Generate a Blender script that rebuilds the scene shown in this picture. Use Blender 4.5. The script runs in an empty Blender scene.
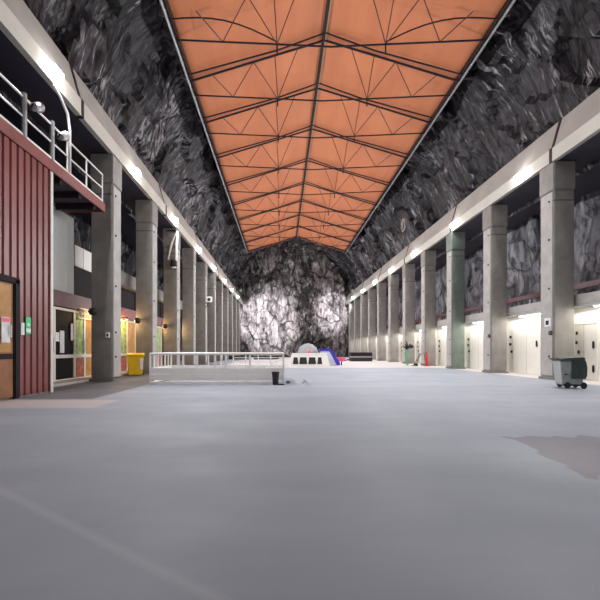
import bpy, bmesh, math, random
from mathutils import Vector, Matrix, noise
random.seed(7)
sc = bpy.context.scene
COL = sc.collection
PI = math.pi
EYE = 1.4; F = 400.0; VX, VY = 281.0, 350.0
XL, XR = -7.55, 12.7            # aisle faces of the two colonnades
SOFFIT = 10.2

def at(px, py, Y):
    return Vector(((px-VX)*Y/F, Y, EYE+(VY-py)*Y/F))

# ------------------------------------------------------------------ materials
def nodes(name):
    m = bpy.data.materials.new(name); m.use_nodes = True
    nt = m.node_tree; nt.nodes.clear()
    out = nt.nodes.new('ShaderNodeOutputMaterial')
    p = nt.nodes.new('ShaderNodeBsdfPrincipled')
    nt.links.new(p.outputs[0], out.inputs[0])
    return m, nt, p

def ramp(nt, fac, stops):
    r = nt.nodes.new('ShaderNodeValToRGB')
    els = r.color_ramp.elements
    while len(els) < len(stops): els.new(0.5)
    for e, (pos, c) in zip(els, stops):
        e.position = pos; e.color = (*c, 1)
    nt.links.new(fac, r.inputs[0])
    return r.outputs[0]

def coords(nt, scale=(1,1,1), rot=(0,0,0)):
    tc = nt.nodes.new('ShaderNodeTexCoord'); mp = nt.nodes.new('ShaderNodeMapping')
    mp.inputs['Scale'].default_value = scale; mp.inputs['Rotation'].default_value = rot
    nt.links.new(tc.outputs['Object'], mp.inputs[0])
    return mp.outputs[0]

def noise_tex(nt, vec, scale, detail=4, rough=.55, dist=0):
    n = nt.nodes.new('ShaderNodeTexNoise'); n.inputs['Scale'].default_value = scale
    n.inputs['Detail'].default_value = detail; n.inputs['Roughness'].default_value = rough
    n.inputs['Distortion'].default_value = dist
    nt.links.new(vec, n.inputs['Vector'])
    return n.outputs['Fac']

def mixc(nt, fac, a, b, mode='MIX'):
    x = nt.nodes.new('ShaderNodeMix'); x.data_type = 'RGBA'; x.blend_type = mode
    for sock, v in ((x.inputs[0], fac), (x.inputs[6], a), (x.inputs[7], b)):
        if hasattr(v, 'is_linked'): nt.links.new(v, sock)
        elif isinstance(v, (int, float)): sock.default_value = v
        else: sock.default_value = (*v, 1)
    return x.outputs[2]

def math_n(nt, op, a, b=None, clamp=False):
    x = nt.nodes.new('ShaderNodeMath'); x.operation = op; x.use_clamp = clamp
    for i, v in enumerate((a, b)):
        if v is None: continue
        if hasattr(v, 'is_linked'): nt.links.new(v, x.inputs[i])
        else: x.inputs[i].default_value = v
    return x.outputs[0]

def bump(nt, p, h, strength=.4, dist=.05):
    b = nt.nodes.new('ShaderNodeBump'); b.inputs['Strength'].default_value = strength
    b.inputs['Distance'].default_value = dist
    nt.links.new(h, b.inputs['Height']); nt.links.new(b.outputs[0], p.inputs['Normal'])

def mat(name, c, rough=.5, metal=0, var=.15, scale=3, bmp=0, spec=.5):
    m, nt, p = nodes(name)
    v = coords(nt); f = noise_tex(nt, v, scale, 5, .6)
    lo = tuple(x*(1-var) for x in c); hi = tuple(min(1, x*(1+var)) for x in c)
    nt.links.new(ramp(nt, f, [(.3, lo), (.7, hi)]), p.inputs['Base Color'])
    p.inputs['Roughness'].default_value = rough; p.inputs['Metallic'].default_value = metal
    p.inputs['Specular IOR Level'].default_value = spec
    if bmp: bump(nt, p, f, bmp)
    return m

def emit(name, c, s):
    m, nt, p = nodes(name)
    p.inputs['Base Color'].default_value = (*c, 1)
    p.inputs['Emission Color'].default_value = (*c, 1); p.inputs['Emission Strength'].default_value = s
    return m

def noise2(nt, vec, scale, typ='RIDGED_MULTIFRACTAL', detail=6, rough=.6, dist=0):
    n = nt.nodes.new('ShaderNodeTexNoise'); n.noise_type = typ; n.normalize = False
    n.inputs['Scale'].default_value = scale; n.inputs['Detail'].default_value = detail
    n.inputs['Roughness'].default_value = rough; n.inputs['Distortion'].default_value = dist
    nt.links.new(vec, n.inputs['Vector'])
    return n.outputs['Fac']
def voro(nt, vec, scale, feature='F1', out='Distance'):
    n = nt.nodes.new('ShaderNodeTexVoronoi'); n.feature = feature; n.inputs['Scale'].default_value = scale
    nt.links.new(vec, n.inputs['Vector'])
    return n.outputs[out]
def rock_mat(name, lo, hi, vein, veinamt=.6, rot=(.5,.15,.3), patch=None, rough=.42, stretch=(1.3,1.3,.42), bmp=1.0):
    m, nt, p = nodes(name)
    v = coords(nt); vs = coords(nt, stretch, rot)
    # warp so that the split faces are not straight
    w = nt.nodes.new('ShaderNodeTexNoise'); w.inputs['Scale'].default_value = .8; w.inputs['Detail'].default_value = 4
    nt.links.new(vs, w.inputs['Vector'])
    va = nt.nodes.new('ShaderNodeVectorMath'); va.operation = 'MULTIPLY_ADD'
    nt.links.new(w.outputs['Color'], va.inputs[0]); va.inputs[1].default_value = (.45,)*3; nt.links.new(vs, va.inputs[2])
    vw = va.outputs[0]
    cell = nt.nodes.new('ShaderNodeSeparateColor'); nt.links.new(voro(nt, vw, .62, 'F1', 'Color'), cell.inputs[0])
    n1 = noise_tex(nt, v, .5, 6, .62)
    f = math_n(nt, 'ADD', math_n(nt, 'MULTIPLY', cell.outputs[0], .62), math_n(nt, 'MULTIPLY', n1, .6))
    base = ramp(nt, f, [(.38, lo), (.88, hi)])
    # pale scratchy veins and fresh breaks
    rg = noise_tex(nt, vw, .9, 5, .65, .2)
    thin = math_n(nt, 'SUBTRACT', 1.0, math_n(nt, 'MULTIPLY', math_n(nt, 'ABSOLUTE', math_n(nt, 'SUBTRACT', rg, .5)), 22), True)
    chip = ramp(nt, noise_tex(nt, vs, 1.7, 4, .7), [(.6, (0,0,0)), (.65, (1,1,1))])
    br = ramp(nt, noise_tex(nt, v, .2, 4, .6), [(.47, (.03,)*3), (.6, (1,1,1))])
    fac = math_n(nt, 'MULTIPLY', math_n(nt, 'MULTIPLY', math_n(nt, 'MAXIMUM', thin, chip), br), veinamt)
    c = mixc(nt, fac, base, vein)
    sv = coords(nt, (.55, 4.2, .55), (.12, .1, .35)); sw = coords(nt, (.7, 3.0, .5), (-.45, .2, -.3))
    def scratch(vec, sc_):
        return ramp(nt, noise_tex(nt, vec, sc_, 3, .6, .15), [(.62, (0,0,0)), (.66, (1,1,1))])
    sm = ramp(nt, noise_tex(nt, v, .33, 5, .65), [(.45, (.05,)*3), (.58, (1,1,1))])
    sf = math_n(nt, 'MULTIPLY', math_n(nt, 'MULTIPLY', math_n(nt, 'MAXIMUM', scratch(sv, 1.0), scratch(sw, .8)), sm), veinamt)
    c = mixc(nt, sf, c, vein)
    if patch: c = patch(nt, v, c, vs)
    ed = ramp(nt, voro(nt, vw, .62, 'DISTANCE_TO_EDGE'), [(.0, (.15,)*3), (.06, (1,1,1))])
    dk = ramp(nt, noise_tex(nt, vs, 1.4, 5, .65), [(.38, (.1,)*3), (.52, (1,1,1))])
    c = mixc(nt, .75, c, ed, 'MULTIPLY'); c = mixc(nt, .8, c, dk, 'MULTIPLY')
    nt.links.new(c, p.inputs['Base Color'])
    p.inputs['Roughness'].default_value = rough; p.inputs['Specular IOR Level'].default_value = .22
    h = math_n(nt, 'ADD', math_n(nt, 'MULTIPLY', cell.outputs[1], .8), math_n(nt, 'MULTIPLY', noise_tex(nt, vw, 1.3, 4, .55), 1.2))
    h = math_n(nt, 'ADD', h, math_n(nt, 'MULTIPLY', voro(nt, vw, 1.9), .7))
    bump(nt, p, h, bmp, .3)
    return m

M = {}
M['rock'] = rock_mat('rock', (.009,.008,.0098), (.05,.044,.053), (.5,.47,.5), .8, rough=.45, bmp=.6, stretch=(.65,1.7,.5), rot=(.3,.1,.25))
M['rock_grey'] = rock_mat('rock_sprayed', (.12,.118,.135), (.34,.33,.36), (.6,.58,.6), .6)
def far_light_patch(nt, v, c, vs):  # pale shotcrete and two floodlight pools painted into the end wall colour
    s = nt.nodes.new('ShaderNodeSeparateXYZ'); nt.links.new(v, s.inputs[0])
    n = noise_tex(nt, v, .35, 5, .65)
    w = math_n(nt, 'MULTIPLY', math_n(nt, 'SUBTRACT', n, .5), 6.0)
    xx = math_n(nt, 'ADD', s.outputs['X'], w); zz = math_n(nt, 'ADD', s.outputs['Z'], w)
    def light_pool(cx, cz, rx, rz):
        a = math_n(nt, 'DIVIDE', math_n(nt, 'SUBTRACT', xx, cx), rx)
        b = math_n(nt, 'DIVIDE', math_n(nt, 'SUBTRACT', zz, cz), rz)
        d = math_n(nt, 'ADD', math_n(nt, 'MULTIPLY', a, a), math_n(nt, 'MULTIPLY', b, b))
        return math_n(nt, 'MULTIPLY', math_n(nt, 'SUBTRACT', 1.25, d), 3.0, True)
    f = math_n(nt, 'MAXIMUM', light_pool(-2.4, 7.2, 6.0, 7.4), light_pool(10.8, 9.2, 3.4, 4.8))
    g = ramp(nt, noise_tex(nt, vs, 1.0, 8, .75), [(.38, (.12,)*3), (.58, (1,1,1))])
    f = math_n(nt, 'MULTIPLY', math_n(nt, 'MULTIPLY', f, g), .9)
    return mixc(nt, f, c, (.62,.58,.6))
M['rock_far'] = rock_mat('rock_far', (.04,.032,.033), (.2,.165,.165), (.5,.46,.47), .9, (.15,.1,.1), far_light_patch, .6, (.9,.9,.3))
M['concrete'] = mat('concrete', (.25,.236,.22), .75, 0, .2, 1.3, .15)
M['concrete_pale'] = mat('concrete_pale', (.42,.405,.385), .7, 0, .15, 1.5, .1)
M['concrete_green'] = mat('concrete_green', (.165,.2,.175), .7, 0, .2, 1.3, .15)
M['concrete_joint'] = mat('concrete_joint', (.13,.125,.12), .8)
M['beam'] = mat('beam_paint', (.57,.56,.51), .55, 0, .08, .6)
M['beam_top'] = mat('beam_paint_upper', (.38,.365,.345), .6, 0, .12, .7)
M['dark'] = mat('dark_soffit', (.04,.035,.056), .7)
M['black'] = mat('black_plastic', (.015,.015,.017), .5)
M['white'] = mat('white_paint', (.82,.80,.77), .45, 0, .05)
M['rail_white'] = mat('rail_white', (.9,.88,.84), .4, 0, .03)
M['offwhite'] = mat('cream_panel', (.76,.735,.67), .5, 0, .05, 1.2)
M['grey_panel'] = mat('grey_panel', (.42,.43,.42), .6, 0, .05)
M['grey_metal'] = mat('grey_metal', (.4,.4,.41), .4, .6, .1)
M['red_clad'] = mat('red_cladding', (.23,.07,.066), .38, .0, .22, .7)
M['red_fascia'] = mat('red_fascia', (.22,.06,.055), .5)
M['plum'] = mat('plum_band', (.16,.095,.105), .5)
M['plum_red'] = mat('plum_red_band', (.24,.09,.11), .5)
M['wood'] = mat('brown_wood', (.3,.13,.05), .45, 0, .3, 2.5)
M['orange_wood'] = mat('orange_panel', (.5,.24,.05), .5, 0, .3, 2)
M['steel_dark'] = mat('dark_steel', (.022,.014,.018), .7, 0, spec=.2)
M['rod'] = mat('rust_rod', (.07,.024,.018), .6)
M['tan'] = mat('tan_edge', (.3,.2,.11), .6)
M['yellow'] = mat('yellow_plastic', (.85,.56,.012), .4, 0, .06)
M['orange_side'] = mat('orange_plastic', (.75,.4,.01), .4, 0, .06)
M['green'] = mat('green_plastic', (.06,.42,.19), .45)
M['dark_green'] = mat('dark_green_plastic', (.05,.07,.065), .4, 0, .15, 6)
M['bin_grey'] = mat('grey_plastic', (.36,.38,.37), .5)
M['red'] = mat('red_paint', (.55,.02,.02), .4)
M['pink'] = mat('pink_plastic', (.85,.13,.28), .45)
M['blue'] = mat('blue_plastic', (.035,.03,.42), .35)
M['tent'] = mat('grey_tent', (.3,.33,.35), .7)
M['pale_blue'] = mat('pale_blue_panel', (.55,.58,.68), .5)
M['pipe_red'] = mat('dark_red_pipe', (.11,.02,.024), .45)
M['glass'] = mat('dark_glass', (.014,.013,.015), .55, 0, .1, spec=.08)
M['poster_green'] = mat('poster_green', (.35,.5,.2), .6, 0, .6, 3)
M['poster_red'] = mat('poster_red', (.5,.13,.07), .6, 0, .6, 4)
M['paper'] = mat('paper', (.8,.8,.82), .7)
M['lens'] = emit('lamp_lens', (1,.97,.93), 30)
M['tube'] = emit('tube_lens', (1,.95,.88), 9)
M['room'] = emit('lit_room', (1,.62,.2), .55)

def canopy_mat():
    m, nt, p = nodes('canopy_fabric')
    v = coords(nt); vs = coords(nt, (1, .12, 1))
    a = noise_tex(nt, vs, .9, 4, .55); b = noise_tex(nt, v, .25, 3)
    f = math_n(nt, 'ADD', math_n(nt, 'MULTIPLY', a, .6), math_n(nt, 'MULTIPLY', b, .4))
    nt.links.new(ramp(nt, f, [(.35, (.385,.12,.047)), (.65, (.475,.158,.064))]), p.inputs['Base Color'])
    p.inputs['Roughness'].default_value = .7
    bump(nt, p, a, .25, .15)
    return m
M['fabric'] = canopy_mat()

def floor_mat():
    m, nt, p = nodes('floor_paint')
    v = coords(nt); s = nt.nodes.new('ShaderNodeSeparateXYZ'); nt.links.new(v, s.inputs[0])
    X, Y = s.outputs['X'], s.outputs['Y']
    blur = noise_tex(nt, coords(nt, (.25, 1, 1)), .5, 5, .6)
    base = ramp(nt, blur, [(.3, (.255,.282,.335)), (.7, (.32,.35,.405))])
    jit = math_n(nt, 'MULTIPLY', math_n(nt, 'SUBTRACT', noise_tex(nt, coords(nt, (1,.3,1)), 2.5, 4), .5), .9)
    def box(x0, x1, y0, y1, soft=8, j=jit):
        xx = math_n(nt, 'ADD', X, j); yy = math_n(nt, 'ADD', Y, j)
        t = [math_n(nt, 'MULTIPLY', math_n(nt, 'SUBTRACT', xx, x0), soft, True),
             math_n(nt, 'MULTIPLY', math_n(nt, 'SUBTRACT', x1, xx), soft, True),
             math_n(nt, 'MULTIPLY', math_n(nt, 'SUBTRACT', yy, y0), soft, True),
             math_n(nt, 'MULTIPLY', math_n(nt, 'SUBTRACT', y1, yy), soft, True)]
        a = math_n(nt, 'MULTIPLY', t[0], t[1]); b = math_n(nt, 'MULTIPLY', t[2], t[3])
        return math_n(nt, 'MULTIPLY', a, b)
    small = math_n(nt, 'MULTIPLY', jit, .25)
    c = mixc(nt, box(3.5, 30, 4.5, 6.5, 20), base, (.215,.205,.235))
    # dark asphalt apron and pale strip in front of the red building
    c = mixc(nt, box(-30, -5.3, 11.3, 40, 6, small), c, (.135,.13,.14))
    c = mixc(nt, box(-30, -4.4, 9.6, 11.3, 5, small), c, (.44,.39,.39))
    # pale floor beyond the blue floor
    c = mixc(nt, box(-5.3, 30, 31.5, 120, 8, small), c, (.52,.49,.5))
    c = mixc(nt, box(12.6, 30, -20, 120, 8, small), c, (.55,.54,.55))  # reflected glow by the right columns, painted as paler floor
    # faint pale painted line running off at lower left
    d = math_n(nt, 'ADD', math_n(nt, 'MULTIPLY', X, .582), math_n(nt, 'MULTIPLY', Y, .813))
    d = math_n(nt, 'ABSOLUTE', math_n(nt, 'SUBTRACT', d, 1.62))
    ln = math_n(nt, 'MULTIPLY', math_n(nt, 'SUBTRACT', .07, d), 18, True)
    c = mixc(nt, math_n(nt, 'MULTIPLY', ln, .22), c, (.5,.5,.52))
    nt.links.new(c, p.inputs['Base Color'])
    r = ramp(nt, noise_tex(nt, v, .7, 4), [(.3, (.55,)*3), (.7, (.75,)*3)])
    nt.links.new(r, p.inputs['Roughness'])
    p.inputs['Specular IOR Level'].default_value = .3
    bump(nt, p, noise_tex(nt, v, 9, 5), .05, .02)
    return m
M['floor'] = floor_mat()

# ------------------------------------------------------------------ mesh builder
class MB:
    def __init__(s): s.bm = bmesh.new()
    def box(s, x0, x1, y0, y1, z0, z1, bev=0):
        b = bmesh.new()
        bmesh.ops.create_cube(b, size=1, matrix=Matrix.Translation(((x0+x1)/2,(y0+y1)/2,(z0+z1)/2)) @ Matrix.Diagonal((abs(x1-x0),abs(y1-y0),abs(z1-z0),1)))
        if bev: bmesh.ops.bevel(b, geom=b.edges[:], offset=bev, segments=2, affect='EDGES')
        s.join(b); return s
    def join(s, b, mtx=None):
        if mtx: bmesh.ops.transform(b, matrix=mtx, verts=b.verts[:])
        me = bpy.data.meshes.new('t'); b.to_mesh(me); b.free(); s.bm.from_mesh(me); bpy.data.meshes.remove(me)
    def tube(s, pts, r, n=8):
        pts = [Vector(p) for p in pts]
        rs = r if isinstance(r, (list, tuple)) else [r]*len(pts)
        rings = []
        for i, p in enumerate(pts):
            t = (pts[min(i+1,len(pts)-1)]-pts[max(i-1,0)]).normalized()
            up = Vector((0,0,1)) if abs(t.z) < .95 else Vector((0,1,0))
            a = t.cross(up).normalized(); b = a.cross(t)
            rings.append([s.bm.verts.new(p + (a*math.cos(2*PI*k/n)+b*math.sin(2*PI*k/n))*rs[i]) for k in range(n)])
        for A, B in zip(rings, rings[1:]):
            for k in range(n): s.bm.faces.new((A[k],A[(k+1)%n],B[(k+1)%n],B[k]))
        s.bm.faces.new(rings[0][::-1]); s.bm.faces.new(rings[-1]); return s
    def lathe(s, prof, c=(0,0,0), n=20, mtx=None):
        b = bmesh.new(); rings = []
        for r, z in prof:
            rings.append([b.verts.new((c[0]+r*math.cos(2*PI*k/n), c[1]+r*math.sin(2*PI*k/n), c[2]+z)) for k in range(n)])
        for A, B in zip(rings, rings[1:]):
            for k in range(n): b.faces.new((A[k],A[(k+1)%n],B[(k+1)%n],B[k]))
        b.faces.new(rings[0][::-1]); b.faces.new(rings[-1])
        s.join(b, mtx); return s
    def prism(s, poly, axis, a0, a1):
        """closed outline (2-D) swept along an axis"""
        def P(u, v, w): return {'x': (w,u,v), 'y': (u,w,v), 'z': (u,v,w)}[axis]
        A = [s.bm.verts.new(P(u,v,a0)) for u,v in poly]; B = [s.bm.verts.new(P(u,v,a1)) for u,v in poly]
        k = len(poly)
        for i in range(k): s.bm.faces.new((A[i],A[(i+1)%k],B[(i+1)%k],B[i]))
        s.bm.faces.new(A[::-1]); s.bm.faces.new(B); return s
    def hexa(s, lo, hi):
        """lo/hi: four corners each, bottom and top"""
        A = [s.bm.verts.new(p) for p in lo]; B = [s.bm.verts.new(p) for p in hi]
        for i in range(4): s.bm.faces.new((A[i],A[(i+1)%4],B[(i+1)%4],B[i]))
        s.bm.faces.new(A[::-1]); s.bm.faces.new(B); return s
    def build(s, name, m, parent=None, smooth=False):
        bmesh.ops.recalc_face_normals(s.bm, faces=s.bm.faces[:])
        me = bpy.data.meshes.new(name); s.bm.to_mesh(me); s.bm.free()
        for x in (m if isinstance(m, list) else [m]): me.materials.append(x)
        if smooth:
            for f in me.polygons: f.use_smooth = True
        o = bpy.data.objects.new(name, me); COL.objects.link(o)
        if parent: o.parent = parent
        return o

def tag(o, label, cat, group=None):
    o['label'] = label; o['category'] = cat
    if group: o['group'] = group
    return o
def thing(name, label, cat, loc=(0,0,0), rz=0, group=None):
    o = bpy.data.objects.new(name, None); COL.objects.link(o)
    o.location = loc; o.rotation_euler = (0,0,rz); o.empty_display_size = .2
    return tag(o, label, cat, group)
def struct(o):
    o['kind'] = 'structure'; return o
def dup(root, loc, label, rz=None):
    r = root.copy(); COL.objects.link(r); r.location = loc; r['label'] = label
    if rz is not None: r.rotation_euler = (0,0,rz)
    for ch in list(root.children):
        c = ch.copy(); COL.objects.link(c); c.parent = r
        for g in list(ch.children):
            d = g.copy(); COL.objects.link(d); d.parent = c
    return r
ORD = ['first','second','third','fourth','fifth','sixth','seventh','eighth','ninth','tenth','eleventh','twelfth']

# ------------------------------------------------------------------ setting
b = MB(); b.box(-14, 18, -10, 82, -.3, 0); struct(b.build('floor', M['floor']))

def rockify(p, n, amp=1.0, seed=0):
    q = p*.16 + Vector((seed,)*3)
    d = .8*noise.fractal(q, 1.0, 2.0, 5)
    # split planes, longer along the dip of the beds
    w = Vector(noise.noise_vector(p*.35))*.8
    q2 = Vector((p.x*.45+p.z*.18, p.y*.42-p.z*.2, p.z*.26+p.y*.12)) + w*.35 + Vector((seed*2,)*3)
    dist, pts = noise.voronoi(q2)
    c = pts[0]
    tilt = Vector((noise.cell(c*7.1+Vector((1.3,0,0))), noise.cell(c*7.1+Vector((0,5.7,0))), noise.cell(c*7.1+Vector((0,0,9.1)))))
    d += .45*noise.cell(c*3.3) + .55*(q2-c).dot(tilt)
    d += .16*noise.ridged_multi_fractal(Vector((p.x*.4+p.y*.1, p.y*.9-p.z*.2, p.z*.35+p.x*.1))+Vector((seed,)*3), 1.0, 2.1, 3, 1.0, 2.0) - .2
    return p + n*(d*amp)

def grid_mesh(name, fn, nu, nv, m):
    bm = bmesh.new(); V = [[bm.verts.new(fn(i/nu, j/nv)) for j in range(nv+1)] for i in range(nu+1)]
    for i in range(nu):
        for j in range(nv): bm.faces.new((V[i][j],V[i+1][j],V[i+1][j+1],V[i][j+1]))
    me = bpy.data.meshes.new(name); bm.to_mesh(me); bm.free(); me.materials.append(m)
    o = bpy.data.objects.new(name, me); COL.objects.link(o); return struct(o)

CX = 2.57
def vault(u, v):
    y = -10 + 92*u; a = PI*v
    c, s_ = math.cos(a), math.sin(a)
    rx, rz = 12.1, 12.2
    p = Vector((CX+rx*c, y, 10.0+rz*s_)); n = -Vector((c/rx, 0, s_/rz)).normalized()
    amp = 1.0 if 0.02 < v < .98 else .4
    # roughness faces into the hall but stays off the roof cloth
    q = rockify(p, n, .75*amp, 3.3)
    return q
vault_o = grid_mesh('ceiling', vault, 260, 120, M['rock'])

def side_rock(x0, lean, seed, z0, z1):
    def fn(u, v):
        y = -10+92*u; z = z0+(z1-z0)*v
        p = Vector((x0, y, z)); n = Vector((-1 if x0 > 0 else 1, 0, 0))
        return rockify(p, n, .8, seed)
    return fn
grid_mesh('wall_right', side_rock(17.0, 0, 9.1, -.2, 10.3), 150, 22, M['rock_grey'])
grid_mesh('wall_left', side_rock(-12.8, 0, 5.7, -.2, 10.3), 150, 22, M['rock'])

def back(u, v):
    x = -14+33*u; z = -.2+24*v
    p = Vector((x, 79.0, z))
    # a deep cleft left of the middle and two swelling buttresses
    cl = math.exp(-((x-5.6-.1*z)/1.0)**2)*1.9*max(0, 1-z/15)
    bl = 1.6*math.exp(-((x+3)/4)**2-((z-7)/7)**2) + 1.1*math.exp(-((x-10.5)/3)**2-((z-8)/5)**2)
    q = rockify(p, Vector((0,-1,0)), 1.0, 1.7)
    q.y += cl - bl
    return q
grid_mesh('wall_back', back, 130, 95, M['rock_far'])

b = MB(); b.box(XR+.17, 18, -10, 80, SOFFIT+.02, SOFFIT+.35); struct(b.build('ceiling_right', mat('soffit_paint', (.07,.062,.08), .7)))
b = MB(); b.box(-14, XL-.17, -10, 80, SOFFIT+.02, SOFFIT+.35); struct(b.build('ceiling_left', M['dark']))

# low white room wall behind the right colonnade, its roof slab, red pipe
WX = 14.15; WH = 3.42
b = MB(); b.box(WX, WX+.15, -8, 79, 0, WH); struct(b.build('wall_room', M['offwhite']))
slab = thing('roof_slab', 'long pale slab edge roofing the white rooms behind the right columns', 'slab', (0,0,WH))
b = MB(); b.box(13.78, 17.5, -8, 79, .0, .12); b.build('soffit_board', M['grey_panel'], slab)
b = MB(); b.box(13.74, 14.1, -8, 79, .12, .55, .02); b.build('edge_beam', M['concrete_pale'], slab)
p = thing('service_pipe', 'dark red pipe running above the slab behind the right columns', 'pipe', (15.0,0,4.62))
b = MB(); b.box(-.1,.1,-8,79,-.17,.12,.03); b.build('pipe_run', M['pipe_red'], p)
for y in range(-6, 78, 6):
    b = MB(); b.box(-.06,.06,y-.04,y+.04,-.64,-.1); b.build('pipe_bracket', M['grey_metal'], p)

# ------------------------------------------------------------------ columns
def column(name, label, cat, side, X, Y, m, first, group):
    root = thing(name, label, cat, (X, Y, 0), 0, group)
    s = 1 if side == 'r' else -1             # +X away from the aisle
    x0, x1 = (0, .95*s)
    lo, hi = min(x0,x1), max(x0,x1)
    b = MB(); b.box(lo, hi, 0, 1.0, .12, SOFFIT-1.35, .035); b.build('shaft', m, root)
    b = MB(); b.box(lo-.035, hi+.035, -.035, 1.035, SOFFIT-1.35, SOFFIT-.01, .04)
    b.build('head', m, root)
    b = MB(); b.box(lo-.012, hi+.012, -.012, 1.012, SOFFIT-1.85, SOFFIT-1.79); b.build('joint_band', M['concrete_joint'], root)
    b = MB(); b.box(lo-.06, hi+.06, -.06, 1.06, 0, .12, .02); b.build('base_plate', m, root)
    # pale flange strip on the aisle face with its bolts
    fx = -.025*s
    b = MB(); b.box(min(fx,0), max(fx,0), .1, .9, .2, SOFFIT-1.4); b.build('face_strip', M['concrete_pale'], root)
    for z in (1.1, 2.2, 4.3, 6.6, 8.4):
        b = MB(); b.lathe([(.05,0),(.05,.03),(.025,.045)], n=8, mtx=Matrix.Translation((fx,.3,z)) @ Matrix.Rotation(-PI/2*s,4,'Y'))
        b.build('bolt', M['black'], root)
    return root
YR = [18.6 + 5.55*k for k in range(-4, 11)]
YL = [17.9 + 5.5*k for k in range(-4, 11)]
cr = cl_ = None
for k, y in enumerate(YR):
    i = k-4
    if i < 0: continue
    lab = '%s grey concrete column from the near end of the right colonnade' % ORD[i]
    if i == 2:
        column('concrete_column', 'greenish concrete column, third from the near end on the right', 'column', 'r', XR, y, M['concrete_green'], 0, 'right colonnade')
    elif cr is None: cr = column('concrete_column', lab, 'column', 'r', XR, y, M['concrete'], 0, 'right colonnade')
    else: dup(cr, (XR, y, 0), lab)
for k, y in enumerate(YL):
    i = k-4
    if i < 0: continue
    lab = '%s grey concrete column from the near end of the left colonnade' % ORD[i]
    if cl_ is None: cl_ = column('concrete_column', lab, 'column', 'l', XL, y, M['concrete'], 0, 'left colonnade')
    else: dup(cl_, (XL, y, 0), lab)

# ------------------------------------------------------------------ crane beams
def beams(side, X, joints):
    s = 1 if side == 'r' else -1
    nm = 'right' if s > 0 else 'left'
    for i, (y0, y1) in enumerate(zip(joints, joints[1:])):
        root = thing('crane_beam', ('nearest length of long pale beam on top of the %s columns' % nm) if i == 0 else
                     ('%s length of pale beam along the %s colonnade, counted from the camera' % (ORD[i], nm)), 'beam', (X, y0, SOFFIT), 0, nm+' beam lengths')
        L = y1-y0-.18
        P = lambda pts: [(s*u, v) for u, v in pts]
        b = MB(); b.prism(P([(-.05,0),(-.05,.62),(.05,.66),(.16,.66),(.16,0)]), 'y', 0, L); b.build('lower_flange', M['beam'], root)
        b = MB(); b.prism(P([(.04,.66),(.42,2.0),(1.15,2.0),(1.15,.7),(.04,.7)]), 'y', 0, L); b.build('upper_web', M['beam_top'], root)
        b = MB(); b.prism(P([(-.07,-.02),(-.07,.64),(.03,.69),(.4,2.03),(.5,2.03),(.16,.7),(.16,-.02)]), 'y', L, L+.18); b.build('joint_seal', M['black'], root)
beams('r', XR, [-10, 18.85, 29.95, 41.05, 52.15, 63.25, 74.3, 78.5])
beams('l', XL, [-10, 15.2, 26.2, 37.2, 48.2, 59.2, 70.2, 78.5])

# ------------------------------------------------------------------ floodlights on the beams (fixture + its lamp)
def lamp(kind, name, loc, energy, color=(1,.97,.93), size=.25, rot=None, size_y=None, **kw):
    l = bpy.data.lights.new(name, kind); l.energy = energy; l.color = color
    if kind == 'AREA':
        l.size = size
        if size_y: l.shape = 'RECTANGLE'; l.size_y = size_y
    else: l.shadow_soft_size = size
    for k_, v_ in kw.items(): setattr(l, k_, v_)
    o = bpy.data.objects.new(name, l); COL.objects.link(o); o.location = loc
    if rot: o.rotation_euler = rot
    return o
E_BEAM = 650
def floods(side, X, ys, names):
    s = 1 if side == 'r' else -1
    nm = 'right' if s > 0 else 'left'
    first = None
    for i, y in enumerate(ys):
        lab = names[i]
        if first is None:
            first = thing('floodlight', lab, 'lamp', (X, y, 10.55), 0, nm+' beam floodlights')
            b = MB(); b.box(min(-.05*s,-.13*s), max(-.05*s,-.13*s), -.25, .25, -.11, .11, .02); b.build('housing', M['white'], first)
            b = MB(); b.box(min(-.13*s,-.24*s), max(-.13*s,-.24*s), -.27, .27, -.12, .12, .015); b.build('lens', M['lens'], first)
        else: dup(first, (X-(.12*s if y < 10 else 0), y, 10.55), lab, -s*PI/5 if y < 10 else None)
        aim = Vector((-s*.7, .9, -.25)) if y < 10 else Vector((-s, 0, -.25))  # unseen near pair swung down the hall to fill column fronts and railing
        lamp('AREA', 'flood_light_source', (X-.27*s, y, 10.55), E_BEAM*(.4 if y < 10 else 1), (.97,.98,1), .2, aim.to_track_quat('-Z','Y').to_euler(), .45)
        lamp('POINT', 'flood_glow_source', (X-.42*s, y, 10.55), 34, (1,.97,.93), .08)
ys = [13.2, 20.6, 28.2, 36.5, 44.5, 53, 61, 69]
ysr = [13.0, 21.1, 29.2, 38, 46, 54, 62, 70]
nm8 = ['nearest the camera'] + [o_+' from the camera' for o_ in ORD[1:8]]
floods('l', XL, ys+[5], ['floodlight on the left beam, '+t for t in nm8]+['floodlight on the left beam above the near part of the red building'])
floods('r', XR, ysr+[5], ['floodlight on the right beam, '+t for t in (['nearest, just outside the picture']+nm8[:1]+[o_+' from the camera' for o_ in ORD[1:7]])]+['floodlight on the right beam, level with the camera side'])

# strip lights under the slab, one per bay
first = None
BAY = ['right of first right column'] + ['behind %s and %s right columns' % (ORD[k], ORD[k+1]) for k in range(10)]
for i in range(-1, 10):
    y = 18.6+5.55*i+3.6
    lab = 'strip light under the pale slab ' + BAY[i+1]
    if first is None:
        first = thing('strip_light', lab, 'lamp', (13.9, y, WH), 0, 'strip lights under the slab')
        b = MB(); b.box(-.09,.09,-1.1,1.1,-.08,.02,.01); b.build('housing', M['white'], first)
        b = MB(); b.box(-.06,.06,-1.05,1.05,-.11,-.08); b.build('diffuser', M['tube'], first)
    else: dup(first, (13.9, y, WH), lab)
    lamp('AREA', 'strip_light_source', (13.86, y, WH-.14), 62, (1,.95,.86), .14, (0,.3,0), 4.8)

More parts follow.
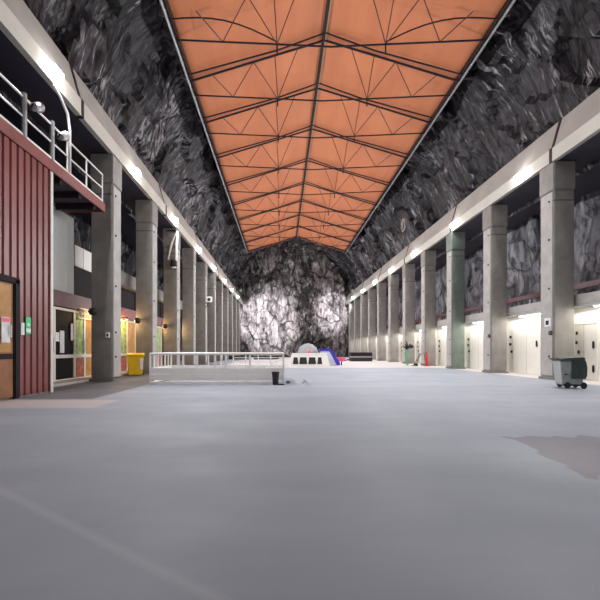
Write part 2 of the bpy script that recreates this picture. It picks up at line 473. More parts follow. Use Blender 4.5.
# doors and fittings on the white room wall
def room_door(Y, w, h, label, n, zs):
    d = tag(MB().box(-.045, 0, -w/2, w/2, .02, h, .01).build('door_%d' % n, M['offwhite']), label, 'door')
    d.location = (WX, Y, 0); d['kind'] = 'structure'
    b = MB(); b.box(-.06,0,-w/2-.06,-w/2,0,h+.06); b.box(-.06,0,w/2,w/2+.06,0,h+.06); b.box(-.06,0,-w/2,w/2,h,h+.06)
    b.build('door_frame', M['offwhite'], d)
    b = MB(); b.box(-.05,-.04,-.012,.012,.1,h); b.build('door_seam', M['grey_panel'], d)
    for z in zs:
        b = MB(); b.box(-.11,-.045, -w*.4-.06, -w*.4+.06, z-.18, z+.18, .04); b.build('pull_handle', M['black'], d)
    return d
n = 1
for i in range(-1, 8):
    y0 = 18.6+5.55*i
    if i == -1: room_door(18.63, 1.5, 2.6, 'cream door right of the first right column with two black pulls', n, (.55, 1.63))
    else: room_door(y0+4.4, 2.4, 2.9, 'wide cream door in the white wall '+BAY[i+1], n, (1.75,))
    n += 1
    for z, nm_, lb, dy in ((2.2,'thermostat','small dark fitting high on white wall ',0),(1.75,'light_switch','small dark switch midway up white wall ',.02),(1.3,'push_button','small dark push button low on white wall ',-.12)):
        o = MB().box(-.07,.02,-.06,.06,-.08,.08,.015).build(nm_, M['steel_dark']); o.location = (WX, y0+6.02+dy, z)
        tag(o, lb+BAY[i+1], 'switch')

# ------------------------------------------------------------------ roof canopy
EAVE, RIDGE = EYE+15.8, EYE+18.2
EXL, EXR, RX = -5.3, 10.4, 2.55
can = thing('roof_canopy', 'long pitched orange fabric canopy hung under the rock vault', 'canopy', (RX, 40, EAVE))
def W(x, y, z): return (x-RX, y-40, z-EAVE)
Y0, Y1 = 8.5, 65.0
b = MB()
nY = 120
frames = [14.2, 19.0, 23.4, 27.7, 32.8, 38.3, 43.5, 48.6, 53.7, 58.8, 64.0]
def cloth(u, y):
    # a slight sag of the cloth between frames
    k = min(range(len(frames)-1), key=lambda i: abs((frames[i]+frames[i+1])/2-y))
    t = (y-frames[k])/(frames[k+1]-frames[k]); t = min(1, max(0, t))
    return .16*math.sin(PI*t)*math.sin(PI*abs(u))
grid = []
for j in range(nY+1):
    y = Y0+(Y1-Y0)*j/nY; row = []
    for i in range(33):
        u = i/16-1
        x = RX + (u*(EXR-RX) if u > 0 else u*(RX-EXL))
        z = RIDGE - abs(u)*(RIDGE-EAVE)
        row.append(b.bm.verts.new(W(x, y, z+.12+cloth(u, y))))
    grid.append(row)
for j in range(nY):
    for i in range(32): b.bm.faces.new((grid[j][i],grid[j+1][i],grid[j+1][i+1],grid[j][i+1]))
o = b.build('fabric', M['fabric'], can, True)
md = o.modifiers.new('thick', 'SOLIDIFY'); md.thickness = .03
b = MB(); b.box(-.16,.0,Y0-40,Y1-40,RIDGE-EAVE-.14,RIDGE-EAVE+.1,.02); b.build('ridge_beam', M['steel_dark'], can)
b = MB(); b.box(.0,.09,Y0-40,Y1-40,RIDGE-EAVE-.1,RIDGE-EAVE+.1,.02); b.build('ridge_batten', M['tan'], can)
for x, sg in ((EXL,-1),(EXR,1)):
    b = MB(); b.tube([W(x+.14*sg, Y0, EAVE), W(x+.14*sg, Y1, EAVE)], .075, 10); b.build('gutter_pipe', M['grey_metal'], can)
    b = MB(); b.tube([W(x-.05*sg, Y0, EAVE+.0), W(x-.05*sg, Y1, EAVE+.0)], .06, 8); b.build('eave_rail', M['steel_dark'], can)
    for y in frames:
        b = MB(); b.tube([W(x+.14*sg, y, EAVE), W(x+.45*sg, y, EAVE+.1), W(x+.9*sg, y, EAVE+1.9)], .022, 6); b.build('hanger', M['grey_metal'], can)
def frame(y, chord=True):
    top = lambda u: RIDGE-.08-abs(u)*(RIDGE-EAVE)
    X = lambda u: RX + (u*(EXR-RX) if u > 0 else u*(RX-EXL))
    yt = y+1.25
    b = MB()
    if chord:
        b.tube([W(X(-1),y,top(-1)),W(X(0),y,top(0)),W(X(1),y,top(1))], .062, 8)
        b.tube([W(X(-1),y-.55,top(-1)),W(X(-.36),y-.5,top(.36)-.12),W(X(0),y-.55,top(0)),W(X(.36),y-.5,top(.36)-.12),W(X(1),y-.55,top(1))], .045, 6)
    else:                                   # the near frame only carries slack cables
        b.tube([W(X(-1+.65*k/8), y+.15*k, top(-1)-.02*k+.5*math.sin(PI*k/8)) for k in range(9)], .035, 6)
        c2 = MB(); c2.tube([W(X(1-.65*k/8), y+.15*k, top(1)-.02*k+.5*math.sin(PI*k/8)) for k in range(9)], .035, 6); c2.build('slack_cable', M['steel_dark'], can)
    t = b.build('roof_truss' if chord else 'slack_cable', M['steel_dark'], can)
    zt = lambda u: EAVE-.1-.35*(1-abs(u))
    b = MB(); b.tube([W(X(u),yt,zt(u)) for u in (-1,-.7,-.35,0,.35,.7,1)], .045, 8); b.build('tie_rod', M['steel_dark'], t)
    for sg in (-1, 1):
        for ub, ut in ((.7,.84),(.7,.53),(.35,.53),(.35,.2),(.35,.37)):
            b = MB(); b.tube([W(X(sg*ub),yt,zt(ub)), W(X(sg*ut),y,top(ut))], .028, 6); b.build('web_rod', M['rod'], t)
        b = MB(); b.tube([W(X(sg*.35),yt,zt(.35)), W(X(sg*.35),yt,zt(.35)-.45)], .04, 6); b.build('drop_post', M['steel_dark'], t)
for y in frames: frame(y, y != 19.0)


# ------------------------------------------------------------------ red-clad building, near left
bl = thing('clad_building', 'two-storey building in ribbed red cladding at the near left', 'building', (-7.6, 5, 0))
b = MB()
ys_ = []; y = -12.0
prof = []
while y < 8.15:
    prof += [(0, y), (0, y+.2), (-.05, y+.225), (-.05, y+.285)]; y += .31
prof.append((0, 8.2)); 
poly = [(x-.0, yy) for x, yy in prof] + [(-.25, 8.2), (-.25, -12)]
b.prism([(x, yy) for x, yy in poly], 'z', .06, 7.3); b.build('cladding', M['red_clad'], bl)
b = MB(); b.box(-1.6,-.05,-12,8.2,0,.1); b.build('plinth', M['concrete'], bl)
b = MB(); b.box(-1.6,-.0,8.2,8.3,0,7.3); b.box(-.16,.03,8.16,8.31,0,7.3,.01); b.build('corner_trim', M['offwhite'], bl)
b = MB(); b.box(-1.6,-.1,8.15,8.2,.1,7.3); b.build('end_panel', M['grey_panel'], bl)
# balcony slab with red fascia
b = MB(); b.box(-4.5,.0,-12,8.2,7.4,7.62); b.box(-1.66,0,8.2,12.1,7.4,7.62); b.build('balcony_slab', M['dark'], bl)
b = MB(); b.box(.0,.06,-12,12.12,7.3,7.68,.01); b.box(-1.66,.06,12.1,12.16,7.3,7.68,.01); b.build('fascia', M['red_fascia'], bl)
for yy in (8.9, 10.2, 11.4):
    b = MB(); b.box(-1.6,-.05,yy-.07,yy+.07,7.15,7.4); b.build('joist', M['steel_dark'], bl)
# big framed gate in the red wall
dr = MB().box(-.02,.03,3.3,6.35,.08,3.42).build('gate', M['wood'], bl)
b = MB(); b.box(-.02,.09,6.3,6.55,.02,3.42,.03); b.box(-.02,.09,3.1,3.35,.02,3.42,.03); b.box(-.02,.09,3.1,6.55,3.26,3.46,.03); b.box(-.02,.09,4.75,4.9,.05,3.4)
b.build('gate_frame', M['steel_dark'], dr)
b = MB(); b.box(.03,.04,5.05,6.2,1.35,3.2); b.box(.03,.04,3.5,4.6,1.35,3.2); b.build('gate_panel', M['orange_wood'], dr)
b = MB(); b.box(.03,.055,5.0,6.25,1.15,1.3); b.box(.03,.055,3.45,4.65,1.15,1.3); b.build('gate_rail', M['steel_dark'], dr)
b = MB(); b.tube([(.12,6.08,1.75),(.12,6.08,2.1)], .025); b.build('gate_handle', M['paper'], dr)

# signs on the wall and gate
def sign(name, x, y, z, w, h, m, label, cat='sign', extra=None, th=.02):
    r = thing(name, label, cat, (x, y, z))
    b = MB(); b.box(0, th, -w/2, w/2, -h/2, h/2, .004); b.build('plate', m, r)
    if extra: extra(r, th)
    return r
def ex_green(r, th):
    b = MB(); b.box(th, th+.004, -.1,.1,-.2,-.09); b.build('caption_panel', M['paper'], r)
    b = MB(); b.prism([(-.06,.0),(.0,.0),(.0,-.04),(.07,.03),(.0,.1),(.0,.06),(-.06,.06)], 'x', th, th+.004); b.build('arrow', M['paper'], r)
sign('exit_sign', -7.58, 11.98, 2.13, .24, .5, mat('sign_green', (.02,.62,.2), .4), 'small green sign with white lower strip on the red cladding', 'sign', ex_green)
sign('notice', -7.58, 11.72, 2.02, .16, .36, M['paper'], 'narrow white notice between the brown gate and the green sign', 'notice')
sign('poster', -7.55, 10.95, 1.95, .34, .7, M['paper'], 'white poster with pink top on the brown gate', 'poster', lambda r, th: MB().box(th,th+.004,-.15,.15,.22,.33).build('heading', M['pink'], r))

# balcony railing
rl = thing('balcony_railing', 'white tube railing along the balcony above the red fascia', 'railing', (-7.62, 5, 7.68))
for yy in (12.05, 10.65, 9.25):
    b = MB(); b.tube([(0,yy,0),(0,yy,1.2)], .035); b.build('post', M['white'], rl)
for yy in (8.3, 6.85, 5.4, 3.95, 2.5):
    b = MB(); b.tube([(0,yy,0),(0,yy,1.32)], .085, 10); b.build('thick_post', M['grey_metal'], rl)
for z, r_, m_ in ((1.2,.035,'white'),(.62,.03,'white')):
    b = MB(); b.tube([(0,2.5,z),(0,12.05,z)], r_); b.build('rail', M[m_], rl)
b = MB(); b.box(-.03,.03,-5,12.05,0,.1); b.build('toe_board', M['white'], rl)
# spot lamp clamped to the railing post
sp = thing('stage_spotlight', 'grey spotlight clamped to the thick railing post on the balcony', 'lamp', (-7.33, 13.3, 8.5))
b = MB(); b.lathe([(.1,0),(.13,.05),(.13,.28),(.16,.34)], n=14, mtx=Matrix.Rotation(-PI/3,4,'X')); b.build('lamp_can', M['grey_metal'], sp)
b = MB(); b.tube([(-.12,0,-.1),(0,-.05,.05),(0,.05,.1)], .025); b.build('clamp', M['steel_dark'], sp)
sp2 = dup(sp, (-7.33, 11.85, 8.6), 'grey spotlight on the nearer thick railing post of the balcony')
# bent white conduit
b = MB(); pts = [(-7.5,14.2,7.7),(-7.5,14.2,9.2),(-7.5,14.05,9.7),(-7.5,13.6,10.0),(-7.5,13.2,10.15)]
b.tube(pts, .05, 10); o = b.build('conduit', M['white'], None, True); tag(o, 'white bent conduit rising from the balcony railing to the beam', 'pipe')

# ------------------------------------------------------------------ recessed shop fronts on the left (X = -9.4)
SX = -9.4
def recess_bay(y0, y1, idx, label, panel_top, ledge):
    r = thing('shop_front', label, 'shop front', (SX, y0, 0), 0, 'left shop fronts')
    L = y1-y0
    b = MB(); b.box(-.12,.1,0,L,3.25,3.9,.01); b.build('sign_band', M['plum'] if idx == 0 else M['plum_red'], r)
    if idx == 0:
        b = MB(); b.box(-.1,0,0,4.8,3.9,panel_top-.2); b.build('wall_panel', M['grey_panel'], r)
        b = MB(); b.box(-.1,-.02,4.85,L,3.9,5.25); b.build('dark_pane', M['glass'], r)
        b = MB(); b.box(-.1,.03,4.85,L,5.25,6.2,.01); b.box(-.04,.05,5.6,5.66,5.25,6.2); b.build('window_strip', M['white'], r)
    else:
        b = MB(); b.box(-.1,-.02,0,L,3.9,5.1); b.build('dark_pane', M['glass'], r)
        b = MB(); b.box(-.1,.35,0,L,5.1,5.9,.02); b.build('ledge', M['concrete'], r)
    b = MB(); b.box(-.08,-.02,0,L,0,3.25); b.build('backing', M['wood'] if idx else M['glass'], r)
    # door leaves with white frames
    nleaf = max(3, int(L/1.25)); eds = [L*k/nleaf for k in range(nleaf+1)]
    if idx == 0: eds = [0,1.55,3.15,4.77,5.7,6.75]; nleaf = 5
    for k in range(nleaf):
        a, c = eds[k], eds[k+1]
        d = MB(); f = .08
        d.box(-.01,.06,a,a+f,0,3.2); d.box(-.01,.06,c-f,c,0,3.2); d.box(-.01,.06,a+f,c-f,3.1,3.2); d.box(-.01,.06,a+f,c-f,0,.15); d.box(-.01,.06,a+f,c-f,1.05,1.2)
        d = d.build('door_leaf', M['offwhite'], r)
        kind = (idx*2+k) % 3 if idx else (0 if k < 3 else k-2)
        mm = [M['glass'], M['poster_green'], M['orange_wood']][kind]
        b = MB(); b.box(.0,.02,a+f,c-f,1.2,3.1); b.build('upper_pane', mm, d)
        b = MB(); b.box(.0,.02,a+f,c-f,.15,1.05); b.build('lower_pane', [M['glass'], M['poster_red'], M['orange_wood']][kind], d)
        b = MB(); b.tube([(.1,c-f-.03,1.3),(.1,c-f-.03,1.9)], .02); b.build('door_handle', M['paper'], d)
    return r
recess_bay(13.35, 20.2, 0, 'glazed shop front in the recess between red cladding and first left column', 7.55, 0)
recess_bay(20.3, 25.7, 1, 'lit shop front behind the yellow wheeled bin', 0, 1)
recess_bay(25.8, 31.2, 2, 'shop front behind the second and third left columns', 0, 1)
recess_bay(31.3, 36.7, 3, 'shop front behind the third and fourth left columns', 0, 1)
# white band of lattice above the second pair of doors
o = thing('lattice_grille', 'white lattice grille over the doors beside the first left column', 'grille', (SX+.122, 18.35, 2.85))
b = MB()
for k in range(11): b.tube([(0,.15*k,.02),(0,.15*k+.28,.48)], .018, 6); b.tube([(0,.15*k+.28,.02),(0,.15*k,.48)], .018, 6)
b.box(-.02,.02,0,1.9,0,.04); b.box(-.02,.02,0,1.9,.46,.5); b.build('lattice', M['white'], o)
# notices on the dark glass door
for yy, z, w, h, lb in ((16.68,1.95,.3,.38,'small white notice on the left of the dark glass door'),(17.05,1.75,.34,.95,'tall white notice in the middle of the dark glass door'),(17.85,2.2,.2,.75,'narrow white notice by the right edge of the dark glass door')):
    sign('notice', SX+.065, yy, z, w, h, M['paper'], lb, 'notice', None, .012)
# round dark lamps on the near faces of the left columns
for yy, lb in ((17.9,'dark round lamp on the near face of the first left column'),(23.4,'dark round lamp on the near face of the second left column'),(28.9,'dark round lamp on the near face of the third left column')):
    r = thing('wall_lamp', lb, 'lamp', (-8.3, yy, 3.1))
    b = MB(); b.tube([(0,.0,.05),(0,-.14,.05)], .03); b.build('arm', M['black'], r)
    b = MB(); b.lathe([(.05,.17),(.15,.12),(.18,0),(.15,-.12),(.05,-.17)], (0,-.26,0), 14); b.build('shade', M['black'], r, True)
# warm room lights spilling through the shop fronts
for yy, e, lb in ((19.2,13,'warm downlight above the green and orange door panes'),(23.2,80,'warm downlight over the yellow wheeled bin'),(28.6,50,'warm downlight behind the second left column'),(34.0,40,'warm downlight behind the third left column')):
    r = thing('ceiling_spot', lb, 'lamp', (SX+.45, yy, 3.3))
    b = MB(); b.lathe([(.07,0),(.09,-.12)], n=12); b.build('can', M['black'], r)
    b = MB(); b.lathe([(.06,-.12),(.06,-.13)], n=12); b.build('bulb', emit('warm_bulb', (1,.6,.22), 8), r)
    b = MB(); b.tube([(-.35,0,-.02),(0,0,-.02)], .02); b.build('arm', M['black'], r)
    lamp('POINT', 'warm_light_source', (SX+.5, yy, 3.05), e, (1,.62,.25), .1)
# concrete step in front of the bays
b = MB(); b.box(SX-.1, -8.55, 13.4, 36.7, 0, .1, .01); struct(b.build('trim_1', M['concrete_pale']))

# ------------------------------------------------------------------ small things on columns
r = thing('switch_box', 'small white switch box on the first left column', 'switch', (XL-.19, 17.9, 2.07))
b = MB(); b.box(-.09,.09,-.07,0,-.12,.12,.01); b.build('box', M['paper'], r)
b = MB(); b.box(-.04,.04,-.085,-.07,-.05,.05); b.build('dial', M['steel_dark'], r)
r = thing('notice_plate', 'small white notice with dark mark on the first right column', 'notice', (XR-.03, 19.0, 2.72))
b = MB(); b.box(-.02,0,-.22,.22,-.2,.2,.004); b.build('plate', M['paper'], r)
b = MB(); b.box(-.025,-.02,-.1,.12,-.13,.08); b.build('mark', M['steel_dark'], r)
r = thing('call_point', 'small dark box on the aisle face of the first right column', 'switch', (XR-.03, 18.75, 2.2))
b = MB(); b.box(-.08,0,-.08,.08,-.1,.1,.01); b.build('box', M['black'], r); b = MB(); b.box(-.09,-.08,-.03,.03,-.03,.03); b.build('button', M['red'], r)
r = thing('call_point', 'small dark box on the aisle face of the second right column', 'switch', (XR-.03, 24.3, 2.25))
b = MB(); b.box(-.08,0,-.08,.08,-.1,.1,.01); b.build('box', M['black'], r); b = MB(); b.box(-.09,-.08,-.03,.03,-.03,.03); b.build('button', M['red'], r)

# bracket spotlight with two pale struts, third left column
r = thing('bracket_spotlight', 'pale twin-strut spotlight hanging from bracket on third left column', 'lamp', (XL+.05, 28.9, 10.0))
b = MB(); b.tube([(-.75,-.12,0),(.1,-.12,-.02)], .05); b.build('bracket_arm', M['black'], r)
b = MB(); b.tube([(.02,-.14,-.05),(-.35,-.2,-1.0),(-.6,-.2,-2.1)], [.05,.08,.06]); b.build('strut', M['white'], r)
b = MB(); b.tube([(.06,-.14,-.05),(.02,-.2,-1.0),(-.02,-.2,-2.2)], [.06,.1,.08]); b.build('strut', M['white'], r)
b = MB(); b.lathe([(.1,0),(.2,-.08),(.24,-.5),(.2,-.56)], (-.2,-.24,-2.1), 16); b.build('lamp_can', M['steel_dark'], r)
b = MB(); b.lathe([(.2,0),(.18,-.06)], (-.2,-.24,-2.66), 16); b.build('lamp_glass', M['paper'], r)
# loudspeaker on bracket, fifth left column
p0 = at(203, 303, 39.7)
r = thing('bracket_speaker', 'small white loudspeaker on a dark bracket on the fifth left column', 'loudspeaker', (XL, 39.85, p0.z))
b = MB(); b.tube([(0,0,0),(.35,-.25,0)], .04); b.tube([(0,0,-.5),(.35,-.25,0)], .03); b.build('bracket', M['black'], r)
b = MB(); b.box(.2,.75,-.6,-.2,.05,.6,.04); b.build('cabinet', M['white'], r)
b = MB(); b.lathe([(.16,0),(.1,.04)], n=14, mtx=Matrix.Translation((.48,-.6,.3)) @ Matrix.Rotation(PI/2,4,'X')); b.build('cone', M['black'], r)
# cable coil on the rock above the right beam
from mathutils.bvhtree import BVHTree
tree = BVHTree.FromPolygons([v.co for v in vault_o.data.vertices], [p_.vertices for p_ in vault_o.data.polygons])
q, qn, _, _ = tree.ray_cast(Vector((0,0,EYE)), (at(413,225,1)-Vector((0,0,EYE))).normalized())
q = q + Vector((-1.1, -.3, -.1))
r = thing('cable_coil', 'pale coil of cable hung on the rock above the right beam', 'cable', (q.x, q.y, q.z))
for k in range(3):
    pts = [( .05*k, .62*math.cos(t*2*PI/20)*(1-.12*k), .62*math.sin(t*2*PI/20)*(1-.12*k)) for t in range(21)]
    b = MB(); b.tube(pts, .05, 6); b.build('loop', M['tan'] if k % 2 else M['concrete_pale'], r)
b = MB(); b.tube([(-.05,0,.62),(.5,.1,.66)], .04); b.build('hook', M['grey_metal'], r)

# ------------------------------------------------------------------ stairwell railing
RY0, RY1, RX0, RX1 = 16.45, 19.6, -5.38, .1
sr = thing('stairwell_railing', 'white metal railing boxing in a stairwell, middle of the floor', 'railing', (RX0, RY0, 0))
LX, LY = RX1-RX0, RY1-RY0
H = 1.24
for (x, y) in ((0,0),(LX,0),(0,LY),(LX,LY)):
    b = MB(); b.box(x-.035,x+.035,y-.035,y+.035,0,H,.008); b.build('corner_post', M['rail_white'], sr)
for (a, c) in (((0,0),(LX,0)),((0,LY),(LX,LY)),((0,0),(0,LY)),((LX,0),(LX,LY))):
    b = MB(); b.tube([(a[0],a[1],H),(c[0],c[1],H)], .05); b.build('top_rail', M['rail_white'], sr)
def panel(x0, x1, y0, y1):
    b = MB(); horiz = abs(x1-x0) > abs(y1-y0)
    for z0, z1 in ((.02,.1),(.16,.405),(.415,.66)):
        if horiz: b.box(x0, x1, y0-.02, y0+.02, z0, z1, .006)
        else: b.box(x0-.02, x0+.02, y0, y1, z0, z1, .006)
    b.build('kick_boards', M['rail_white'], sr)
panel(.03, LX-.03, 0, 0); panel(.03, LX-.03, LY, LY); panel(0, 0, .03, LY-.03); panel(LX, LX, .03, LY-.03)
for y in [LY*k/6 for k in range(1, 6)]:
    for x in (0, LX):
        b = MB(); b.tube([(x,y,.6),(x,y,H)], .034); b.build('baluster', M['rail_white'], sr)
for px in (183, 197, 215, 226, 250):
    x = (px-VX)*RY0/F - RX0
    b = MB(); b.box(x-.042,x+.042,-.03,.03,.6,H,.006); b.build('baluster', M['rail_white'], sr)
for k in range(1, 9):
    b = MB(); b.tube([(LX*k/9,LY,.6),(LX*k/9,LY,H)], .03); b.build('baluster', M['rail_white'], sr)
for z in (.82, 1.02):
    b = MB(); b.tube([(3.1,LY,z),(LX,LY,z)], .018); b.build('mid_rail', M['rail_white'], sr)
b = MB(); b.tube([(3.6,.5,.12),(4.5,.5,.45),(5.2,.5,.95),(5.3,.5,1.0)], .03); b.tube([(5.2,.5,0),(5.2,.5,.95)], .022); b.build('stair_handrail', M['rail_white'], sr)
# black bin in front
r = thing('waste_bin', 'small black waste bin at the right front corner of the white railing', 'bin', (-.22, 16.1, 0))
b = MB(); b.lathe([(.11,0),(.145,.46),(.16,.47),(.16,.52),(.14,.52),(.1,.06)], n=18); b.build('bucket', M['black'], r, False)
b = MB(); b.box(-.1,.35,-.14,.14,0,.035,.01); b.build('foot_pedal', M['black'], r)
# crumpled scraps
for x, y, lb in ((.95,17.0,'crumpled white scrap on the blue floor right of the white railing'),(.3,16.9,'dark grey scrap on the floor just beside the black waste bin')):
    b = bmesh.new(); bmesh.ops.create_icosphere(b, subdivisions=2, radius=.09)
    for v in b.verts: v.co *= .7+.5*random.random(); v.co.z = max(v.co.z*.7+.055, 0)
    mb = MB(); mb.join(b); o = mb.build('paper_scrap', M['paper'] if x > .5 else M['concrete_joint']); o.location = (x, y, 0); tag(o, lb, 'scrap')

# ------------------------------------------------------------------ wheeled bins
def wheelie(name, label, loc, rz, w, d, h, body, lid, side=None, lab=None):
    r = thing(name, label, 'bin', loc, rz)
    t = .84; z0 = .06
    b = MB()
    b.hexa([(-w/2*t,-d/2*t,z0),(w/2*t,-d/2*t,z0),(w/2*t,d/2*.9,z0),(-w/2*t,d/2*.9,z0)],
           [(-w/2,-d/2,h*.88),(w/2,-d/2,h*.88),(w/2,d/2,h*.88),(-w/2,d/2,h*.88)])
    bmesh.ops.bevel(b.bm, geom=b.bm.edges[:], offset=.035, segments=3, affect='EDGES')
    b.build('body', body, r)
    b = MB(); b.box(-w/2-.03,w/2+.03,-d/2-.03,d/2+.03,h*.84,h*.9,.015); b.build('rim', body, r)
    b = MB(); b.prism([(-d/2-.06,h*.9),(-d/2-.05,h*.935),(-d/4,h*.985),(d/6,h),(d/2,h*.975),(d/2+.05,h*.9)], 'x', -w/2-.035, w/2+.035); b.build('lid', lid, r)
    b = MB(); b.tube([(-w/2,d/2+.09,h*.93),(w/2,d/2+.09,h*.93)], .022); b.tube([(-w*.4,d/2-.02,h*.92),(-w*.4,d/2+.09,h*.93)], .02); b.tube([(w*.4,d/2-.02,h*.92),(w*.4,d/2+.09,h*.93)], .02); b.build('handle', lid, r)
    for sx in (-1, 1):
        b = MB(); b.lathe([(.09,-.035),(.13,-.03),(.13,.03),(.09,.035)], n=18, mtx=Matrix.Translation((sx*(w/2*t+.02),d/2*.95,.13)) @ Matrix.Rotation(PI/2,4,'Y')); b.build('wheel', M['black'], r)
    b = MB(); b.tube([(-w/2*t,d/2*.95,.13),(w/2*t,d/2*.95,.13)], .02); b.build('axle', M['black'], r)
    return r
yb = wheelie('wheeled_bin', 'bright yellow wheeled bin beside the second left column', (-8.0, 22.0, 0), .35, .86, .72, 1.24, M['yellow'], M['yellow'])
b = MB(); b.box(.0,.16,-.006,.0,-.3,.3); o = b.build('sticker', M['paper'], yb); o.location = (.22, -.352, .65); o.rotation_euler = (.07,0,0)
# grey and dark green container
gb = thing('waste_container', 'grey and dark green wheeled container in front of the first right column', 'bin', (10.62, 14.75, 0), -.25); gb.scale = (.8, .9, 1)
b = MB(); b.hexa([(-.42,-.36,.14),(.4,-.36,.14),(.4,.36,.14),(-.42,.36,.14)], [(-.52,-.42,1.02),(.36,-.42,1.02),(.36,.42,1.02),(-.52,.42,1.02)])
bmesh.ops.bevel(b.bm, geom=b.bm.edges[:], offset=.03, segments=2, affect='EDGES'); b.build('body', M['bin_grey'], gb)
b = MB(); b.prism([(-.08,.36),(.44,.36),(.5,.46),(.52,.75),(.47,.98),(.38,1.1),(-.08,1.1)], 'y', -.455, .455); b.build('front_shell', M['dark_green'], gb)
for z in (.52, .68, .84):
    b = MB(); b.box(.0,.36,-.475,-.45,z-.02,z+.02,.008); b.build('rib', M['dark_green'], gb)
b = MB(); b.prism([(-.58,1.02),(-.56,1.07),(-.1,1.12),(.36,1.14),(.44,1.1),(.4,1.02)], 'y', -.47, .47); b.build('lid', M['dark_green'], gb)
b = MB(); b.tube([(-.54,-.4,1.06),(-.64,-.4,1.08),(-.64,.4,1.08),(-.54,.4,1.06)], .022); b.build('handle', M['black'], gb)
b = MB(); b.box(-.38,.42,-.34,.34,.1,.16); b.build('chassis', M['black'], gb)
for x in (-.22, .42):
    for y in (-.36, .36):
        b = MB(); b.lathe([(.08,-.03),(.12,-.026),(.12,.026),(.08,.03)], n=18, mtx=Matrix.Translation((x,y,.12)) @ Matrix.Rotation(PI/2,4,'X')); b.build('wheel', M['black'], gb)
b = MB(); b.box(-.36,-.24,-.425,-.395,.5,.54); b.build('latch', M['black'], gb)

# ------------------------------------------------------------------ far play corner and stores
FY = 34.0
r = thing('play_cabin', 'low white play cabin with four dark openings, far end of the blue floor', 'cabin', (at(309.5,0,FY).x, FY, 0))
b = MB(); hw = 1.75
b.prism([(-hw,0),(-hw*.86,.98),(-hw*.8,1.06),(hw*.8,1.06),(hw*.86,.98),(hw,0)], 'y', 0, 1.3); b.build('shell', M['white'], r)
for x0, x1 in ((-1.36,-1.0),(-.82,-.25),(-.05,.5),(.72,1.02)):
    b = MB(); b.prism([(x0-.06,.2),(x0+.02,.78),(x1-.02,.78),(x1+.06,.2)], 'y', -.03, .02); b.build('opening', M['black'], r)
b = MB(); b.box(-hw*.84,hw*.84,-.06,1.36,1.04,1.12,.02); b.build('roof_board', M['white'], r)
d = thing('dome_tent', 'grey dome tent with a pink spot behind the white play cabin', 'tent', (at(308,0,36.5).x, 36.6, 0))
b = MB(); b.lathe([(1.0,0),(1.02,.6),(.95,1.2),(.75,1.65),(.4,1.92),(.06,2.0)], n=24); b.build('shell', M['tent'], d, True)
b = MB(); b.lathe([(.2,0),(.14,.06)], n=14, mtx=Matrix.Translation((.05,-.99,1.22)) @ Matrix.Rotation(PI/2,4,'X')); b.build('spot', M['pink'], d)
s = thing('play_slide', 'blue children\'s slide with pale ladder side beside the white play cabin', 'slide', (at(329,0,35.8).x, 35.8, 0))
b = MB(); b.prism([(-.9,1.3),(-.9,1.5),(.12,1.5),(.95,.25),(.95,.05),(.7,.05),(.0,1.3)], 'y', -.3, .3); b.build('chute', M['blue'], s)
b = MB(); b.prism([(-.8,.0),(-.8,1.3),(.0,1.3),(.65,.1),(.65,0)], 'y', -.24, .24); b.build('side_panel', M['pale_blue'], s)
for x in (-.85, -.55, -.25): b = MB(); b.tube([(x,-.3,1.5),(x,-.3,1.95)], .03); b.build('guard_bar', M['steel_dark'], s)
c = thing('toy_barrow', 'small red toy barrow with dark tray right of the blue slide', 'toy', (at(340,0,37).x, 37, 0))
b = MB(); b.hexa([(-.35,-.25,.35),(.35,-.25,.35),(.35,.25,.35),(-.35,.25,.35)], [(-.5,-.3,.72),(.5,-.3,.72),(.5,.3,.72),(-.5,.3,.72)]); b.build('tray', M['pink'], c)
b = MB(); b.tube([(.3,0,.4),(1.2,0,.6)], .05); b.build('handle', M['black'], c)
b = MB(); b.lathe([(.14,-.04),(.18,-.03),(.18,.03),(.14,.04)], n=16, mtx=Matrix.Translation((-.3,0,.18)) @ Matrix.Rotation(PI/2,4,'X')); b.build('wheel', M['black'], c)
b = MB(); b.box(.1,.16,-.2,.2,0,.36); b.box(-.33,-.27,-.06,.06,.15,.36); b.build('stand', M['steel_dark'], c)
def mats(y, px0, px1, name, label, layers):
    x0, x1 = at(px0,0,y).x, at(px1,0,y).x
    t = thing(name, label, 'stack', ((x0+x1)/2, y, 0)); w = (x1-x0)/2; z = 0
    for k, (h, m) in enumerate(layers):
        b = MB(); ins = .12 if k % 2 else 0
        b.box(-w+ins,w-ins,-.8+ins,.8-ins,z,z+h,.03); b.build('mat_layer', m, t); z += h
mats(50, 350, 371, 'mat_stack', 'stack of dark mats with a pale gap by the far right columns', [(.45,M['black']),(.2,M['grey_panel']),(.45,M['steel_dark'])])
mats(60, 226, 250, 'low_barrier', 'dark low barrier beyond the white railing, left of middle', [(.5,M['black'])])
mats(60, 254, 279, 'low_barrier', 'dark low barrier beyond the white railing, nearer the middle', [(.5,M['black'])])

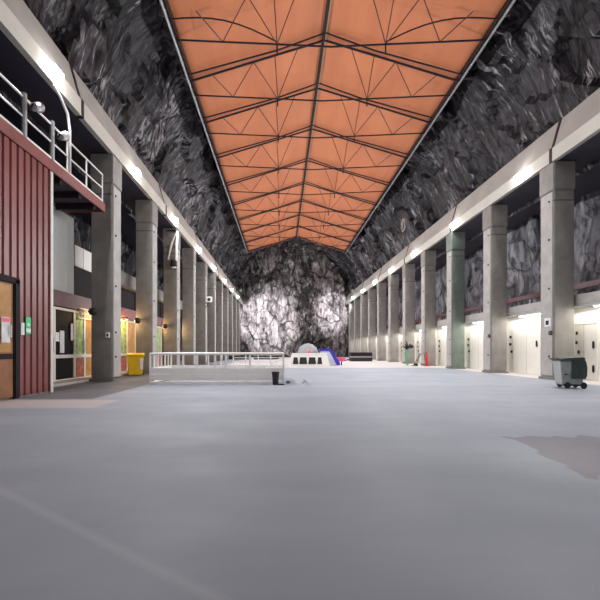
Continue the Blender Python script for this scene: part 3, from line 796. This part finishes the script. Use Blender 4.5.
# green post with dark foliage-like arms, red extinguisher
g = at(407.5, 366, 36.5)
r = thing('green_post', 'slim green post topped with dark spreading arms by right columns', 'post', (g.x, 36.5, 0))
b = MB(); b.lathe([(.16,0),(.16,.04),(.075,.08),(.07,1.5)], n=12); b.build('post', M['green'], r)
for a in ((-.25,0,.45),(.28,0,.5),(-.05,.1,.75),(-.45,0,.25)):
    b = MB(); b.tube([(0,0,1.45),(a[0]*.6,a[1]*.6,1.5+a[2]*.7),(a[0],a[1],1.5+a[2])], [.07,.06,.02]); b.build('arm', M['steel_dark'], r)
b = MB(); b.lathe([(.05,-.2),(.2,-.12),(.24,0),(.2,.12),(.05,.2)], (.32,0,1.72), 14); b.tube([(0,0,1.5),(.32,0,1.72)], .05); b.build('drum', M['black'], r, False)
g = at(425, 366, 35.0)
r = thing('fire_extinguisher', 'red fire extinguisher on stand beside the fourth right column', 'extinguisher', (g.x-.05, 34.4, 0))
b = MB(); b.lathe([(.1,.06),(.11,.1),(.11,.85),(.08,.93),(.04,.98),(.03,1.15)], n=16); b.build('cylinder', M['red'], r, True)
b = MB(); b.tube([(0,0,1.18),(-.1,-.05,1.24),(-.24,-.08,1.0),(-.2,-.08,.5)], .025); b.build('hose', M['black'], r)
b = MB(); b.box(-.2,.2,-.16,.16,0,.06); b.box(-.03,.03,.13,.17,.06,1.25); b.build('stand', M['red'], r)
r = thing('hand_truck', 'small dark hand truck leaning left of the red extinguisher', 'trolley', (g.x-.75, 34.9, 0))
b = MB()
for y in (-.18,.18): b.tube([(-.15,y,.12),(.1,y,.7),(.3,y,1.05)], .025)
b.tube([(.3,-.18,1.05),(.3,.18,1.05)], .025); b.tube([(0,-.18,.5),(0,.18,.5)], .02); b.build('frame', M['steel_dark'], r)
b = MB(); b.box(-.45,-.1,-.2,.2,.03,.07); b.build('toe_plate', M['steel_dark'], r)
for y in (-.22,.22):
    b = MB(); b.lathe([(.08,-.03),(.12,0),(.08,.03)], n=14, mtx=Matrix.Translation((-.08,y,.12)) @ Matrix.Rotation(PI/2,4,'X')); b.build('wheel', M['black'], r)

# ------------------------------------------------------------------ floodlights aimed at the end wall
def spot(label, loc, target, e, ang):
    r = thing('end_floodlight', label, 'lamp', loc)
    dv = (Vector(target)-Vector(loc)); R = dv.to_track_quat('-Z','Y').to_matrix().to_4x4()
    b = MB(); b.lathe([(.12,.3),(.2,.2),(.22,0)], n=16, mtx=R); b.build('lamp_can', M['grey_metal'], r)
    b = MB(); b.lathe([(.2,0),(.2,-.02)], n=16, mtx=R); b.build('lens', M['lens'], r)
    s_ = 1 if loc[0] > 0 else -1
    b = MB(); b.tube([(0,0,0),(.9*s_,0,-.1)], .04); b.build('bracket', M['steel_dark'], r)
    o = lamp('SPOT', 'end_light_source', Vector(loc)+dv.normalized()*.35, e, (1,.95,.97), .1, R.to_euler(), spot_size=ang, spot_blend=.35)
spot('floodlight on the left beam aimed at the rock end wall', (XL+.9, 66, 11.2), (-3.0, 79, 7.0), 7500, math.radians(50))
spot('floodlight on the right beam aimed at the rock end wall', (XR-.9, 66, 11.2), (10.4, 79, 9.0), 6500, math.radians(36))

# ------------------------------------------------------------------ world, camera, view
w = bpy.data.worlds.new('world'); sc.world = w; w.use_nodes = True
bg = w.node_tree.nodes['Background']; bg.inputs[0].default_value = (.6,.6,.7,1); bg.inputs[1].default_value = .05
cam = bpy.data.cameras.new('camera'); co = bpy.data.objects.new('camera', cam); COL.objects.link(co)
co.location = (0, 0, EYE); co.rotation_euler = (PI/2, 0, 0)
cam.sensor_width = 36; cam.lens = 36*F/600; cam.shift_x = (300-VX)/600; cam.shift_y = (VY-300)/600; cam.clip_end = 300
sc.camera = co
sc.view_settings.view_transform = 'Standard'; sc.view_settings.look = 'None'
sc.view_settings.exposure = .45; sc.view_settings.gamma = 1
